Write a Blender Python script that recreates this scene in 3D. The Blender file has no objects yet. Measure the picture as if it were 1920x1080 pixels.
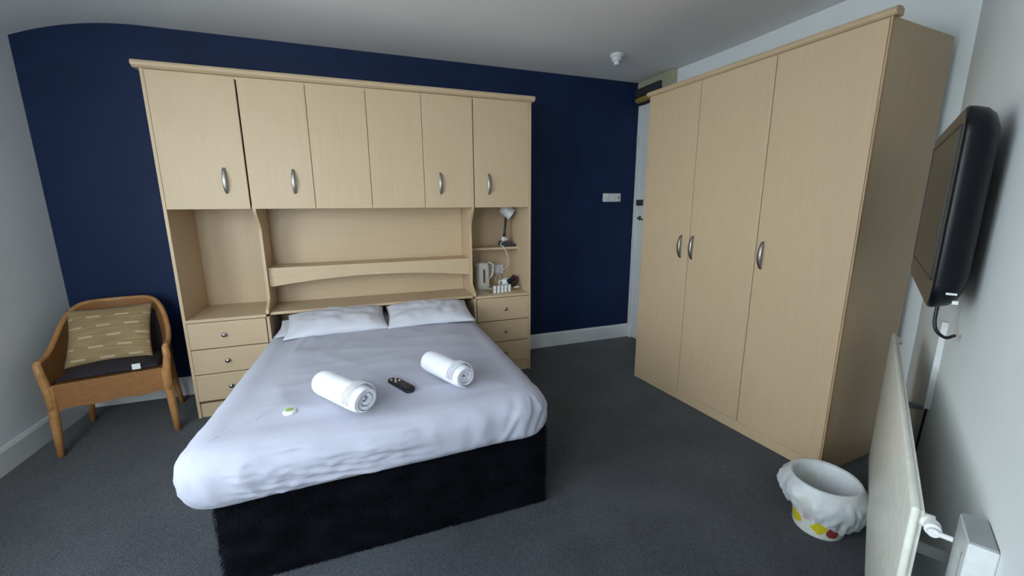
import bpy, bmesh, math, random
from mathutils import Vector, Matrix, noise
random.seed(7)
S = bpy.context.scene
C = S.collection

# ------------------------------------------------------------------ camera
CAM = Vector((1.1492, -3.6513, 1.4346))
yaw, pit, rol = math.radians(20.1173), math.radians(11.4721), math.radians(-0.2998)
fw = Vector((math.sin(yaw)*math.cos(pit), math.cos(yaw)*math.cos(pit), -math.sin(pit)))
r0 = Vector((math.cos(yaw), -math.sin(yaw), 0)); u0 = r0.cross(fw)
r1 = r0*math.cos(rol)+u0*math.sin(rol); u1 = -r0*math.sin(rol)+u0*math.cos(rol)
cd = bpy.data.cameras.new('camera'); cam = bpy.data.objects.new('camera', cd); C.objects.link(cam)
cd.sensor_width = 36; cd.lens = 762.823/1920*36; cd.clip_start = .02
cam.matrix_world = Matrix(((r1.x, u1.x, -fw.x, CAM.x), (r1.y, u1.y, -fw.y, CAM.y), (r1.z, u1.z, -fw.z, CAM.z), (0, 0, 0, 1)))
S.camera = cam

# ------------------------------------------------------------------ sky, exposure
SKY = 13.2
w = bpy.data.worlds.new('overcast_sky'); S.world = w; w.use_nodes = True
bg = w.node_tree.nodes['Background']; bg.inputs[0].default_value = (.84, .93, 1.0, 1); bg.inputs[1].default_value = SKY
S.view_settings.view_transform = 'Standard'; S.view_settings.look = 'None'
S.view_settings.gamma = 1; S.view_settings.use_curve_mapping = False
S.view_settings.exposure = 0.0

def portal(cx, cy, cz, dirx, diry, wd, ht):
    l = bpy.data.lights.new('window_portal', 'AREA'); l.shape = 'RECTANGLE'; l.size = wd; l.size_y = ht
    l.cycles.is_portal = True
    o = bpy.data.objects.new('window_portal', l); C.objects.link(o)
    o.location = (cx, cy, cz); o.rotation_euler = Vector((dirx, diry, 0)).to_track_quat('-Z', 'Z').to_euler()

# ------------------------------------------------------------------ materials
def mat(name, col, rough=.6, metal=0, spec=.5, sheen=0, emit=None):
    m = bpy.data.materials.new(name); m.use_nodes = True
    b = m.node_tree.nodes['Principled BSDF']
    b.inputs['Base Color'].default_value = (*col, 1); b.inputs['Roughness'].default_value = rough
    b.inputs['Metallic'].default_value = metal; b.inputs['Specular IOR Level'].default_value = spec
    if sheen: b.inputs['Sheen Weight'].default_value = sheen; b.inputs['Sheen Roughness'].default_value = .4
    return m
def N(m, t, **k):
    n = m.node_tree.nodes.new(t)
    for a, v in k.items(): setattr(n, a, v)
    return n
def L(m, a, b): m.node_tree.links.new(a, b)
def P(m): return m.node_tree.nodes['Principled BSDF']
def noise_col(m, c1, c2, scale=(1, 1, 1), sc=5, detail=4, lo=.35, hi=.65, bump=0, bdist=.002, rough=.5, coord='Object'):
    tc = N(m, 'ShaderNodeTexCoord'); mp = N(m, 'ShaderNodeMapping'); mp.inputs['Scale'].default_value = scale
    L(m, tc.outputs[coord], mp.inputs['Vector'])
    nz = N(m, 'ShaderNodeTexNoise'); nz.inputs['Scale'].default_value = sc; nz.inputs['Detail'].default_value = detail
    nz.inputs['Roughness'].default_value = rough
    L(m, mp.outputs[0], nz.inputs['Vector'])
    cr = N(m, 'ShaderNodeValToRGB'); cr.color_ramp.elements[0].position = lo; cr.color_ramp.elements[1].position = hi
    cr.color_ramp.elements[0].color = (*c1, 1); cr.color_ramp.elements[1].color = (*c2, 1)
    L(m, nz.outputs[0], cr.inputs[0]); L(m, cr.outputs[0], P(m).inputs['Base Color'])
    if bump:
        bp = N(m, 'ShaderNodeBump'); bp.inputs['Strength'].default_value = bump; bp.inputs['Distance'].default_value = bdist
        L(m, nz.outputs[0], bp.inputs['Height']); L(m, bp.outputs[0], P(m).inputs['Normal'])
    return mp, nz, cr

def wood(name, scale, k=1.0):
    m = mat(name, (.6, .45, .27), .42, spec=.35)
    noise_col(m, (.545*k, .402*k, .257*k), (.58*k, .435*k, .285*k), scale, 6, 6, .3, .7, .02, .001, .6)
    return m
M = {}
M['beech'] = wood('beech_laminate', (9, 9, .7))
M['beech_x'] = wood('beech_laminate_horizontal', (.7, 9, 9))
M['beech_y'] = wood('beech_laminate_depth', (9, .7, 9))
M['edge'] = mat('beech_edge_band', (.52, .33, .17), .45); noise_col(M['edge'], (.44, .28, .15), (.50, .33, .19), (9, 9, .7), 6)
M['gap'] = mat('cabinet_shadow_gap', (.10, .06, .03), .8); noise_col(M['gap'], (.09, .05, .025), (.12, .07, .04), sc=20)  # dark tone painted in as the shade seen between doors and drawers
M['blue'] = mat('navy_wall_paint', (.010, .024, .085), .62, spec=.3)
noise_col(M['blue'], (.0034, .0145, .058), (.0052, .019, .072), sc=2.5, detail=6, bump=.15, bdist=.004)
M['white_wall'] = mat('white_wall_paint', (.62, .65, .63), .7, spec=.25)
noise_col(M['white_wall'], (.76, .79, .805), (.80, .83, .845), sc=2.0, detail=5, bump=.12, bdist=.006)
M['ceiling'] = mat('ceiling_paint', (.60, .60, .60), .8, spec=.2)
noise_col(M['ceiling'], (.84, .825, .84), (.88, .865, .88), sc=1.4, detail=3, bump=.10, bdist=.01)
M['gloss_white'] = mat('white_gloss_paint', (.70, .71, .71), .3)
noise_col(M['gloss_white'], (.70, .71, .72), (.77, .78, .79), sc=3, bump=.05)
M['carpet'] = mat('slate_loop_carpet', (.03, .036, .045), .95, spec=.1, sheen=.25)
def carpet(m):
    tc = N(m, 'ShaderNodeTexCoord')
    v = N(m, 'ShaderNodeTexVoronoi'); v.inputs['Scale'].default_value = 165; v.inputs['Randomness'].default_value = .55
    L(m, tc.outputs['Object'], v.inputs['Vector'])
    nz = N(m, 'ShaderNodeTexNoise'); nz.inputs['Scale'].default_value = 3.0; nz.inputs['Detail'].default_value = 6
    L(m, tc.outputs['Object'], nz.inputs['Vector'])
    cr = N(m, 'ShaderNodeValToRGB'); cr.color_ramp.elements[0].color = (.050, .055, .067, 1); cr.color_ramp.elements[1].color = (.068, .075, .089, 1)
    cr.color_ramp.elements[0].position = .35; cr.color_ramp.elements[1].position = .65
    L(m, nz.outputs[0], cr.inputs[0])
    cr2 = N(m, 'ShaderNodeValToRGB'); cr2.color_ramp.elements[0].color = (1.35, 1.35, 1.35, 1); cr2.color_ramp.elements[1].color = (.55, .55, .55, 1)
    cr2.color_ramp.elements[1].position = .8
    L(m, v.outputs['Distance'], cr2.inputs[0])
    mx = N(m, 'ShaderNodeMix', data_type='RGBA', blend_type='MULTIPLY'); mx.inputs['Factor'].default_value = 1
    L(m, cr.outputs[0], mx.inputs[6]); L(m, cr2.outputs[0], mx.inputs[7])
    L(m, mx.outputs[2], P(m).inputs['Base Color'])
    bp = N(m, 'ShaderNodeBump'); bp.inputs['Strength'].default_value = .7; bp.inputs['Distance'].default_value = .004; bp.invert = True
    L(m, v.outputs['Distance'], bp.inputs['Height']); L(m, bp.outputs[0], P(m).inputs['Normal'])
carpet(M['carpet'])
M['sheet'] = mat('white_cotton_sheet', (.72, .72, .78), .85, spec=.15, sheen=.1)
noise_col(M['sheet'], (.40, .405, .495), (.43, .435, .525), sc=6, detail=5, bump=.25, bdist=.004)
M['pillow'] = mat('white_pillowcase', (.74, .74, .79), .85, spec=.15)
noise_col(M['pillow'], (.56, .56, .64), (.60, .60, .67), sc=7, detail=4, bump=.3, bdist=.012)
M['towel'] = mat('white_terry_towel', (.80, .80, .84), .95, spec=.1, sheen=.2)
noise_col(M['towel'], (.66, .66, .73), (.73, .73, .79), sc=260, detail=2, bump=.6, bdist=.002)
M['plush'] = mat('black_plush', (.006, .007, .012), .9, spec=.08, sheen=.06)
noise_col(M['plush'], (.0014, .0016, .0032), (.006, .0072, .0135), (1, 1, 1.6), 7, 6, .35, .75, .4, .01)
M['nickel'] = mat('satin_nickel', (.36, .34, .33), .42, 1); noise_col(M['nickel'], (.33, .31, .30), (.40, .38, .37), sc=30)
M['chrome'] = mat('polished_steel', (.75, .75, .76), .15, 1); noise_col(M['chrome'], (.7, .7, .71), (.78, .78, .79), sc=30)
M['wicker'] = mat('orange_wicker', (.40, .20, .075), .5, spec=.35)
def wicker(m, a=120., ):
    tc = N(m, 'ShaderNodeTexCoord'); uv = tc.outputs['UV']
    br = N(m, 'ShaderNodeTexBrick'); br.inputs['Scale'].default_value = 1; br.offset = .5
    br.inputs['Color1'].default_value = (.43, .20, .07, 1); br.inputs['Color2'].default_value = (.36, .165, .058, 1)
    br.inputs['Mortar'].default_value = (.13, .055, .02, 1); br.inputs['Mortar Size'].default_value = .0012
    br.inputs['Mortar Smooth'].default_value = .6; br.inputs['Brick Width'].default_value = .018; br.inputs['Row Height'].default_value = .0075
    L(m, uv, br.inputs['Vector']); L(m, br.outputs[0], P(m).inputs['Base Color'])
    bp = N(m, 'ShaderNodeBump'); bp.inputs['Strength'].default_value = .6; bp.inputs['Distance'].default_value = .003; bp.invert = True
    L(m, br.outputs['Fac'], bp.inputs['Height']); L(m, bp.outputs[0], P(m).inputs['Normal'])
wicker(M['wicker'])
M['cane'] = mat('varnished_cane', (.45, .215, .075), .4); noise_col(M['cane'], (.40, .185, .062), (.49, .245, .09), (1, 1, 1), 30, bump=.2, bdist=.002)
M['black_cloth'] = mat('black_cushion_cloth', (.018, .014, .020), .9); noise_col(M['black_cloth'], (.015, .011, .017), (.024, .019, .026), sc=60, bump=.2)
M['gold_cloth'] = mat('gold_woven_cloth', (.30, .21, .10), .8, sheen=.2)
def gold(m):
    tc = N(m, 'ShaderNodeTexCoord'); uv = tc.outputs['UV']
    br = N(m, 'ShaderNodeTexBrick'); br.offset = .5; br.inputs['Scale'].default_value = 1
    br.inputs['Brick Width'].default_value = .28; br.inputs['Row Height'].default_value = .145; br.inputs['Mortar Size'].default_value = .012
    br.inputs['Mortar Smooth'].default_value = .8
    br.inputs['Color1'].default_value = (0, 0, 0, 1); br.inputs['Color2'].default_value = (0, 0, 0, 1); br.inputs['Mortar'].default_value = (1, 1, 1, 1)
    mp = N(m, 'ShaderNodeMapping'); L(m, uv, mp.inputs['Vector']); L(m, mp.outputs[0], br.inputs['Vector'])
    # dashes: horizontal rows broken up along x
    wv = N(m, 'ShaderNodeTexWave', wave_type='BANDS', bands_direction='X'); wv.inputs['Scale'].default_value = 1.15; wv.inputs['Distortion'].default_value = 1.5
    L(m, uv, wv.inputs['Vector'])
    nz = N(m, 'ShaderNodeTexNoise'); nz.inputs['Scale'].default_value = 3; nz.inputs['Detail'].default_value = 5
    mp2 = N(m, 'ShaderNodeMapping'); mp2.inputs['Scale'].default_value = (1, 14, 1); L(m, uv, mp2.inputs['Vector']); L(m, mp2.outputs[0], nz.inputs['Vector'])
    cr = N(m, 'ShaderNodeValToRGB'); cr.color_ramp.elements[0].color = (.25, .165, .075, 1); cr.color_ramp.elements[1].color = (.37, .26, .13, 1)
    cr.color_ramp.elements[0].position = .35; cr.color_ramp.elements[1].position = .65
    L(m, nz.outputs[0], cr.inputs[0])
    # pale dashes: rows along x, broken into stripes, every other row shifted
    sp_ = N(m, 'ShaderNodeSeparateXYZ'); L(m, uv, sp_.inputs[0])
    def mth(op, a, b=None):
        n_ = N(m, 'ShaderNodeMath', operation=op)
        for i_, q_ in enumerate((a, b)):
            if q_ is None: continue
            if isinstance(q_, (int, float)): n_.inputs[i_].default_value = q_
            else: L(m, q_, n_.inputs[i_])
        return n_.outputs[0]
    rowf = mth('MULTIPLY', sp_.outputs[1], 5.6); row = mth('FLOOR', rowf); fr_ = mth('FRACT', rowf)
    band = mth('LESS_THAN', mth('ABSOLUTE', mth('SUBTRACT', fr_, .5)), .085)
    xo = mth('FRACT', mth('ADD', mth('MULTIPLY', sp_.outputs[0], 3.1), mth('MULTIPLY', row, .37)))
    seg = mth('LESS_THAN', mth('ABSOLUTE', mth('SUBTRACT', xo, .5)), .25)
    mul = N(m, 'ShaderNodeMath', operation='MULTIPLY'); L(m, mth('MULTIPLY', band, seg), mul.inputs[0]); mul.inputs[1].default_value = .6
    mx = N(m, 'ShaderNodeMix', data_type='RGBA'); L(m, mul.outputs[0], mx.inputs['Factor']); L(m, cr.outputs[0], mx.inputs[6]); mx.inputs[7].default_value = (.62, .52, .36, 1)
    L(m, mx.outputs[2], P(m).inputs['Base Color'])
gold(M['gold_cloth'])
def plain(key, name, col, rough=.5, metal=0, spec=.5, var=.06, sc=25):
    m = mat(name, col, rough, metal, spec)
    noise_col(m, tuple(c*(1-var) for c in col), tuple(min(1, c*(1+var)) for c in col), sc=sc, detail=3)
    M[key] = m
plain('tag', 'white_tag', (.75, .75, .76), .7)
plain('black_gloss', 'glossy_black_plastic', (.006, .007, .010), .14, spec=.5)
plain('black_case', 'satin_black_plastic', (.004, .005, .008), .33, spec=.22)
plain('black_plastic', 'black_plastic', (.012, .013, .018), .45)
plain('screen', 'dark_television_screen', (.012, .012, .012), .16, spec=.7)
plain('white_plastic', 'white_plastic', (.68, .69, .70), .4)
plain('ivory_plastic', 'ivory_plastic', (.72, .69, .64), .38)
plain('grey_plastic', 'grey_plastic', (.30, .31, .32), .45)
plain('dark_grey', 'dark_grey_plastic', (.035, .035, .042), .4)
plain('radiator', 'cream_radiator_enamel', (.76, .75, .68), .35)
plain('cream', 'cream_panel_paint', (.42, .40, .28), .6)
plain('ochre', 'ochre_varnished_wood', (.34, .22, .04), .5)
plain('dark_gap', 'painted_gap_shade', (.03, .02, .015), .8)
plain('green', 'green_printed_label', (.28, .42, .13), .6)
plain('red', 'red_neon_lens', (.6, .18, .10), .4)
plain('brown_glass', 'smoked_window', (.14, .11, .09), .2)
plain('purple', 'dark_red_sachet_paper', (.10, .02, .035), .5)
plain('foil', 'milk_pot_foil', (.55, .55, .57), .35, .4)
plain('porcelain', 'white_porcelain', (.70, .76, .76), .2)
plain('bounce_ground', 'pale_bounce_ground', (.52, .51, .50), .9)  # tone raised so the ground throws daylight up to the ceiling
M['bin'] = mat('flower_printed_bin', (.75, .75, .72), .4)
def binprint(m):
    tc = N(m, 'ShaderNodeTexCoord'); prev = None
    nzn = N(m, 'ShaderNodeTexNoise'); nzn.inputs['Scale'].default_value = 45; L(m, tc.outputs['Object'], nzn.inputs['Vector'])
    ad = N(m, 'ShaderNodeVectorMath', operation='MULTIPLY_ADD'); L(m, nzn.outputs['Color'], ad.inputs[0]); ad.inputs[1].default_value = (.03, .03, .03); L(m, tc.outputs['Object'], ad.inputs[2])
    spots = []
    for k in range(3):
        o = 120*k
        spots += [(158+o, .055, .030, (.72, .62, .03)), (190+o, .105, .030, (.70, .30, .30)), (214+o, .055, .028, (.74, .62, .02)),
                  (244+o, .045, .026, (.30, .05, .04)), (252+o, .085, .020, (.20, .22, .06)), (228+o, .13, .022, (.25, .55, .60)), (180+o, .165, .03, (.72, .66, .10))]
    for a, z, r, c in spots:
        rr = .098+.12*z; a = math.radians(a)
        d = N(m, 'ShaderNodeVectorMath', operation='DISTANCE'); L(m, ad.outputs[0], d.inputs[0]); d.inputs[1].default_value = (rr*math.cos(a)+.015, rr*math.sin(a)+.015, z+.015)
        t = N(m, 'ShaderNodeMath', operation='LESS_THAN'); L(m, d.outputs['Value'], t.inputs[0]); t.inputs[1].default_value = r
        mx = N(m, 'ShaderNodeMix', data_type='RGBA'); L(m, t.outputs[0], mx.inputs['Factor'])
        if prev is None: mx.inputs[6].default_value = (.74, .74, .71, 1)
        else: L(m, prev, mx.inputs[6])
        mx.inputs[7].default_value = (*c, 1); prev = mx.outputs[2]
    L(m, prev, P(m).inputs['Base Color'])
binprint(M['bin'])
M['bag'] = mat('thin_white_polythene', (.74, .77, .82), .35)
P(M['bag']).inputs['Alpha'].default_value = .66
noise_col(M['bag'], (.70, .74, .80), (.80, .82, .85), sc=9, bump=.5, bdist=.01)
def glass_pane():
    m = bpy.data.materials.new('window_glass'); m.use_nodes = True; nt = m.node_tree; nt.nodes.clear()
    o = nt.nodes.new('ShaderNodeOutputMaterial'); t = nt.nodes.new('ShaderNodeBsdfTransparent'); g = nt.nodes.new('ShaderNodeBsdfGlossy')
    g.inputs['Roughness'].default_value = .02; mx = nt.nodes.new('ShaderNodeMixShader'); mx.inputs[0].default_value = .06
    t.inputs[0].default_value = (.95, .97, .96, 1)
    nt.links.new(t.outputs[0], mx.inputs[1]); nt.links.new(g.outputs[0], mx.inputs[2]); nt.links.new(mx.outputs[0], o.inputs[0])
    return m
M['glass'] = glass_pane()

# ------------------------------------------------------------------ mesh helpers
def V(*a): return Vector(a)
class MB:
    def __init__(s): s.v = []; s.f = []; s.uv = None
    def raw(s, v, f):
        o = len(s.v); s.v += [tuple(p) for p in v]; s.f += [tuple(i+o for i in q) for q in f]; return s
    def box(s, x0, x1, y0, y1, z0, z1, b=0.0, seg=2):
        bm = bmesh.new(); bmesh.ops.create_cube(bm, size=1)
        for v in bm.verts: v.co = V((x0+x1)/2+v.co.x*(x1-x0), (y0+y1)/2+v.co.y*(y1-y0), (z0+z1)/2+v.co.z*(z1-z0))
        if b: bmesh.ops.bevel(bm, geom=list(bm.edges), offset=min(b, .45*min(abs(x1-x0), abs(y1-y0), abs(z1-z0))), segments=seg, affect='EDGES', profile=.5)
        bm.verts.index_update(); s.raw([v.co for v in bm.verts], [[v.index for v in f.verts] for f in bm.faces]); bm.free(); return s
    def prism(s, poly, axis, a, b):
        # poly of 2-d points; axis 'x': poly=(y,z); 'y': (x,z); 'z': (x,y)
        def mk(p, t): return {'x': (t, p[0], p[1]), 'y': (p[0], t, p[1]), 'z': (p[0], p[1], t)}[axis]
        n = len(poly); v = [mk(p, a) for p in poly]+[mk(p, b) for p in poly]
        f = [tuple(range(n)), tuple(range(2*n-1, n-1, -1))]+[(i, i+n, (i+1) % n+n, (i+1) % n) for i in range(n)]
        return s.raw(v, f)
    def sweep(s, path, rad, n=8, cap=True, ref=None):
        path = [Vector(p) for p in path]; m = len(path); rings = []
        up = Vector(ref) if ref else None
        for i, p in enumerate(path):
            t = (path[min(i+1, m-1)]-path[max(i-1, 0)]).normalized()
            if up is None: up = Vector((0, 0, 1)) if abs(t.z) < .9 else Vector((1, 0, 0))
            a = t.cross(up).normalized(); b = a.cross(t).normalized()
            if not ref: up = b
            r = rad[i] if isinstance(rad, (list, tuple)) else rad
            ra, rb = r if isinstance(r, (list, tuple)) else (r, r)
            rings.append([p+a*ra*math.cos(2*math.pi*k/n)+b*rb*math.sin(2*math.pi*k/n) for k in range(n)])
        v = [q for R in rings for q in R]; f = []
        for i in range(m-1):
            for k in range(n): f.append((i*n+k, i*n+(k+1) % n, (i+1)*n+(k+1) % n, (i+1)*n+k))
        if cap: f.append(tuple(range(n-1, -1, -1))); f.append(tuple((m-1)*n+k for k in range(n)))
        return s.raw(v, f)
    def lathe(s, prof, n=24, c=(0, 0, 0), mtx=None):
        v = []; f = []
        for r, z in prof:
            for k in range(n):
                p = Vector((r*math.cos(2*math.pi*k/n), r*math.sin(2*math.pi*k/n), z))
                if mtx: p = mtx @ p
                v.append(p+Vector(c))
        for i in range(len(prof)-1):
            for k in range(n): f.append((i*n+k, i*n+(k+1) % n, (i+1)*n+(k+1) % n, (i+1)*n+k))
        if prof[0][0] > 0: f.append(tuple(range(n-1, -1, -1)))
        if prof[-1][0] > 0: f.append(tuple((len(prof)-1)*n+k for k in range(n)))
        return s.raw(v, f)
    def grid(s, fn, nu, nv, closeu=False):
        v = [fn(i/(nu if closeu else nu-1), j/(nv-1)) for j in range(nv) for i in range(nu)]; f = []
        for j in range(nv-1):
            for i in range(nu if closeu else nu-1): f.append((j*nu+i, j*nu+(i+1) % nu, (j+1)*nu+(i+1) % nu, (j+1)*nu+i))
        return s.raw(v, f)
    def build(s, name, m, parent=None, smooth=None, loc=None, uv=None, fixn=True):
        me = bpy.data.meshes.new(name); me.from_pydata([tuple(p) for p in s.v], [], s.f); me.update()
        if fixn:
            bm = bmesh.new(); bm.from_mesh(me); bmesh.ops.recalc_face_normals(bm, faces=bm.faces); bm.to_mesh(me); bm.free()
        if uv:
            ul = me.uv_layers.new(name='UVMap')
            for lp in me.loops: ul.data[lp.index].uv = uv(lp.vertex_index, Vector(me.vertices[lp.vertex_index].co))
        if smooth is not None:
            me.shade_smooth() if smooth is True else (me.shade_smooth(), me.set_sharp_from_angle(angle=math.radians(smooth)))
        me.materials.append(M[m])
        o = bpy.data.objects.new(name, me); C.objects.link(o)
        if parent: o.parent = parent
        if loc is not None: o.location = loc
        return o
def tag(o, label, cat, group=None):
    o['label'] = label; o['category'] = cat
    if group: o['group'] = group
    return o
def thing(name, label, cat, loc=(0, 0, 0), rz=0, group=None):
    o = bpy.data.objects.new(name, None); C.objects.link(o); o.empty_display_size = .1
    o.location = loc; o.rotation_euler = (0, 0, rz); return tag(o, label, cat, group)
def struct(o): o['kind'] = 'structure'; return o
def lerp(a, b, t): return a+(b-a)*t
def sstep(a, b, x):
    t = max(0, min(1, (x-a)/(b-a))); return t*t*(3-2*t)
def nz(x, y=0., z=0.): return noise.noise(Vector((x, y, z)))
def bow_handle(parent, x, z0, z1, y, axis='y', out=.028):
    # satin bow handle standing on a front facing -y
    h = z1-z0; pth = []; rad = []
    for i in range(15):
        t = i/14; a = math.sin(math.pi*t)
        pth.append((x, y-out*a**.6 - .001, z0+h*t)); rad.append((.008+.0045*a, .003+.001*a))
    return MB().sweep(pth, rad, 10, ref=(0, -1, 0.001)).build('handle', 'nickel', parent, 40)

# ------------------------------------------------------------------ room shell
XL, ZC = -.80, 2.616
def xr(y): return 3.875+.045*(-y)
D_ = Vector((.8792, .4765, 0)); N_ = Vector((-.4765, .8792, 0)); C_ = Vector((3.875, -2.458, 0))
def wallpt(s, n=0, z=0): return C_+D_*s+N_*n+Vector((0, 0, z))
YF = -4.03
# intersection of right wall with the TV wall
ti = 0
for k in range(4000):
    p = wallpt(k*.0002)
    if p.x >= xr(p.y): ti = k*.0002; break
P2 = wallpt(ti); SEND = -3.3; P3 = wallpt(SEND)

def ceil_z(x, y):
    t = max(-.2, min(1, (x+.80)/.70)); z = 2.476+.14*(1-(1-t)**2.2)
    return z + .010*sstep(0, .5, -y)*nz(x*1.1+3, y*1.3)
mb = MB().grid(lambda u, v: (lerp(-.95, 4.2, u**1.25), lerp(.06, -4.2, v), ceil_z(lerp(-.95, 4.2, u**1.25), lerp(.06, -4.2, v))), 90, 50)
struct(mb.build('ceiling', 'ceiling', smooth=True, fixn=False))
struct(MB().box(-1.2, 4.4, -4.4, .3, 2.80, 2.9).build('trim_1', 'ceiling'))['label'] = 'roof slab above the ceiling'
struct(MB().box(-.95, 4.2, -4.2, .1, -.1, 0).build('floor', 'carpet'))
struct(MB().box(-30, 30, -30, 30, -3.2, -3.1).build('trim_2', 'bounce_ground'))['label'] = 'unseen ground outside the windows, made pale to bounce light onto the ceiling'  # unseen ground, made pale to bounce daylight indoors
struct(MB().box(XL-.2, 4.2, 0, .2, -.05, 2.8).build('wall_back', 'blue'))
def wall_poly(name, pts, m='white_wall'):
    return struct(MB().prism(pts, 'z', -.05, 2.8).build(name, m))
wall_poly('wall_right', [(xr(0), 0), (P2.x, P2.y), (P2.x+.2, P2.y-.05), (xr(0)+.2, 0)])
e = wallpt(ti+.2, 0); g = wallpt(ti+.2, -.2); h = wallpt(SEND-.1, -.2)
wall_poly('wall_front_right', [(P2.x, P2.y), (P3.x, P3.y), (h.x, h.y), (g.x, g.y)])
# left wall with a window opening, front wall with a window opening
def wall_with_hole(name, axis, c0, c1, a0, a1, h0, h1, z0, z1):
    mb = MB()
    for (p0, p1, q0, q1) in ((a0, h0, -.05, 2.8), (h1, a1, -.05, 2.8), (h0, h1, -.05, z0), (h0, h1, z1, 2.8)):
        if axis == 'x': mb.box(c0, c1, p0, p1, q0, q1)
        else: mb.box(p0, p1, c0, c1, q0, q1)
    return struct(mb.build(name, 'white_wall'))
LW = (-3.75, -1.95, .70, 2.40)     # y0,y1,z0,z1 window in the left wall
FW = (-.60, .40, .70, 2.40)        # x0,x1 window in the front wall
wall_with_hole('wall_left', 'x', XL-.2, XL, YF-.2, .0, LW[0], LW[1], LW[2], LW[3])
wall_with_hole('wall_front', 'y', YF-.2, YF, XL, P3.x+.02, FW[0], FW[1], FW[2], FW[3])
portal(XL-.1, (LW[0]+LW[1])/2, (LW[2]+LW[3])/2, 1, 0, LW[1]-LW[0], LW[3]-LW[2])
portal((FW[0]+FW[1])/2, YF-.1, (FW[2]+FW[3])/2, 0, 1, FW[1]-FW[0], FW[3]-FW[2])
def window(name, axis, c, a0, a1, z0, z1):
    mb = MB(); t = .05; am = (a0+a1)/2
    def bx(p0, p1, q0, q1, d=.04, c=c): (mb.box(c-d, c+d, p0, p1, q0, q1, .004) if axis == 'x' else mb.box(p0, p1, c-d, c+d, q0, q1, .004))
    bx(a0, a0+t, z0, z1); bx(a1-t, a1, z0, z1); bx(a0+t, a1-t, z0, z0+t); bx(a0+t, a1-t, z1-t, z1); bx(am-t/2, am+t/2, z0+t, z1-t)
    o = struct(mb.build(name, 'gloss_white'))
    for (p0, p1) in ((a0+t, am-t/2), (am+t/2, a1-t)):
        mb2 = MB()
        (mb2.box(c-.003, c+.003, p0, p1, z0+t, z1-t) if axis == 'x' else mb2.box(p0, p1, c-.003, c+.003, z0+t, z1-t))
        mb2.build('pane', 'glass', o)
    mb3 = MB()
    (mb3.box(c+.04, XL+.06, a0-.04, a1+.04, z0-.04, z0, .006) if axis == 'x' else mb3.box(a0-.04, a1+.04, c+.04, YF+.06, z0-.04, z0, .006))
    mb3.build('window_sill', 'gloss_white', o)
window('window_1', 'x', XL-.14, *LW)
window('window_2', 'y', YF-.14, *FW)
# skirting boards
def skirt_poly(th=.018, h=.145): return [(0, 0), (-th, 0), (-th, h-.02), (-th*.45, h), (0, h)]
struct(MB().prism(skirt_poly(), 'x', 2.485, xr(0)-.02).build('baseboard_back', 'gloss_white'))
struct(MB().prism(skirt_poly(), 'x', XL+.018, -.012).build('baseboard_back_corner', 'gloss_white'))
struct(MB().prism([(XL-p[0], p[1]) for p in skirt_poly()], 'y', YF, 0).build('baseboard_left', 'gloss_white'))
# door in the right wall, beside the wardrobe
x0 = xr(0)
dr = struct(MB().box(x0-.022, x0+.02, -.90, -.075, .01, 2.395, .003).build('door_1', 'gloss_white'))
fr = MB(); fr.box(x0-.030, x0+.01, -.073, -.003, 0, 2.42, .004).box(x0-.030, x0+.02, -.97, -.90, 0, 2.42, .004)
fr.build('door_frame', 'gloss_white', dr)
MB().box(x0-.055, x0-.021, -.155, -.076, 1.425, 1.485, .006).build('rim_lock', 'dark_grey', dr, 40)
lk = MB().lathe([(.024, 0), (.024, .006), (.012, .01), (.011, .03), (.0, .03)], 20, mtx=Matrix.Translation((x0-.022, -.115, 1.30)) @ Matrix.Rotation(-math.pi/2, 4, 'Y'))
lk.sweep([(x0-.05, -.115, 1.30), (x0-.052, -.15, 1.295), (x0-.05, -.20, 1.285)], .007, 8)
lk.build('lever_handle', 'nickel', dr, 40)
for z in (2.075, 1.055): MB().box(x0-.045, x0-.028, -.065, -.02, z-.04, z+.04, .003).build('keep_plate', 'white_plastic', dr)
hd = thing('door_header', 'cream boxed panel with dark bar above the white door, touching the ceiling', 'header panel', (x0, 0, 2.42))
MB().box(-.05, .015, -.475, -.003, .005, .19, .003).build('panel', 'cream', hd)
MB().box(-.085, -.05, -.365, -.01, .048, .128, .012).build('closer_bar', 'dark_grey', hd, 40)
MB().box(-.075, -.05, -.46, -.004, .008, .042, .004).build('wood_rail', 'ochre', hd)
MB().box(-.04, -.03, -.075-.38, -.004, -.022, .005).build('shadow_gap', 'dark_gap', hd)  # solid dark strip, paints the shade between header and door

# light switch on the navy wall
sw = thing('wall_switch', 'white double switch plate on the navy wall beside the door', 'switch', (3.575, 0, 1.508))
MB().box(-.105, .105, -.012, 0, -.042, .042, .004).build('plate', 'white_plastic', sw, 40)
for x in (-.05, .03): MB().box(x-.016, x+.016, -.017, -.011, -.014, .014, .002).build('rocker', 'white_plastic', sw)
MB().box(.072, .09, -.0145, -.011, -.012, .012, .001).build('neon_lens', 'red', sw)
# smoke detector
sd = thing('smoke_detector', 'white round smoke detector on the ceiling near the door', 'detector', (3.17, -.60, ceil_z(3.17, -.60)))
MB().lathe([(.052, .01), (.052, -.018), (.048, -.024), (.0, -.024)], 28).build('base', 'white_plastic', sd, 40)
MB().lathe([(.042, -.024), (.042, -.036), (.036, -.05), (.030, -.056), (.0, -.056)], 28).build('cover', 'white_plastic', sd, 40)
MB().lathe([(.024, -.056), (.022, -.078), (.014, -.084), (.0, -.084)], 20).build('sensor', 'white_plastic', sd, 40)

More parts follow.
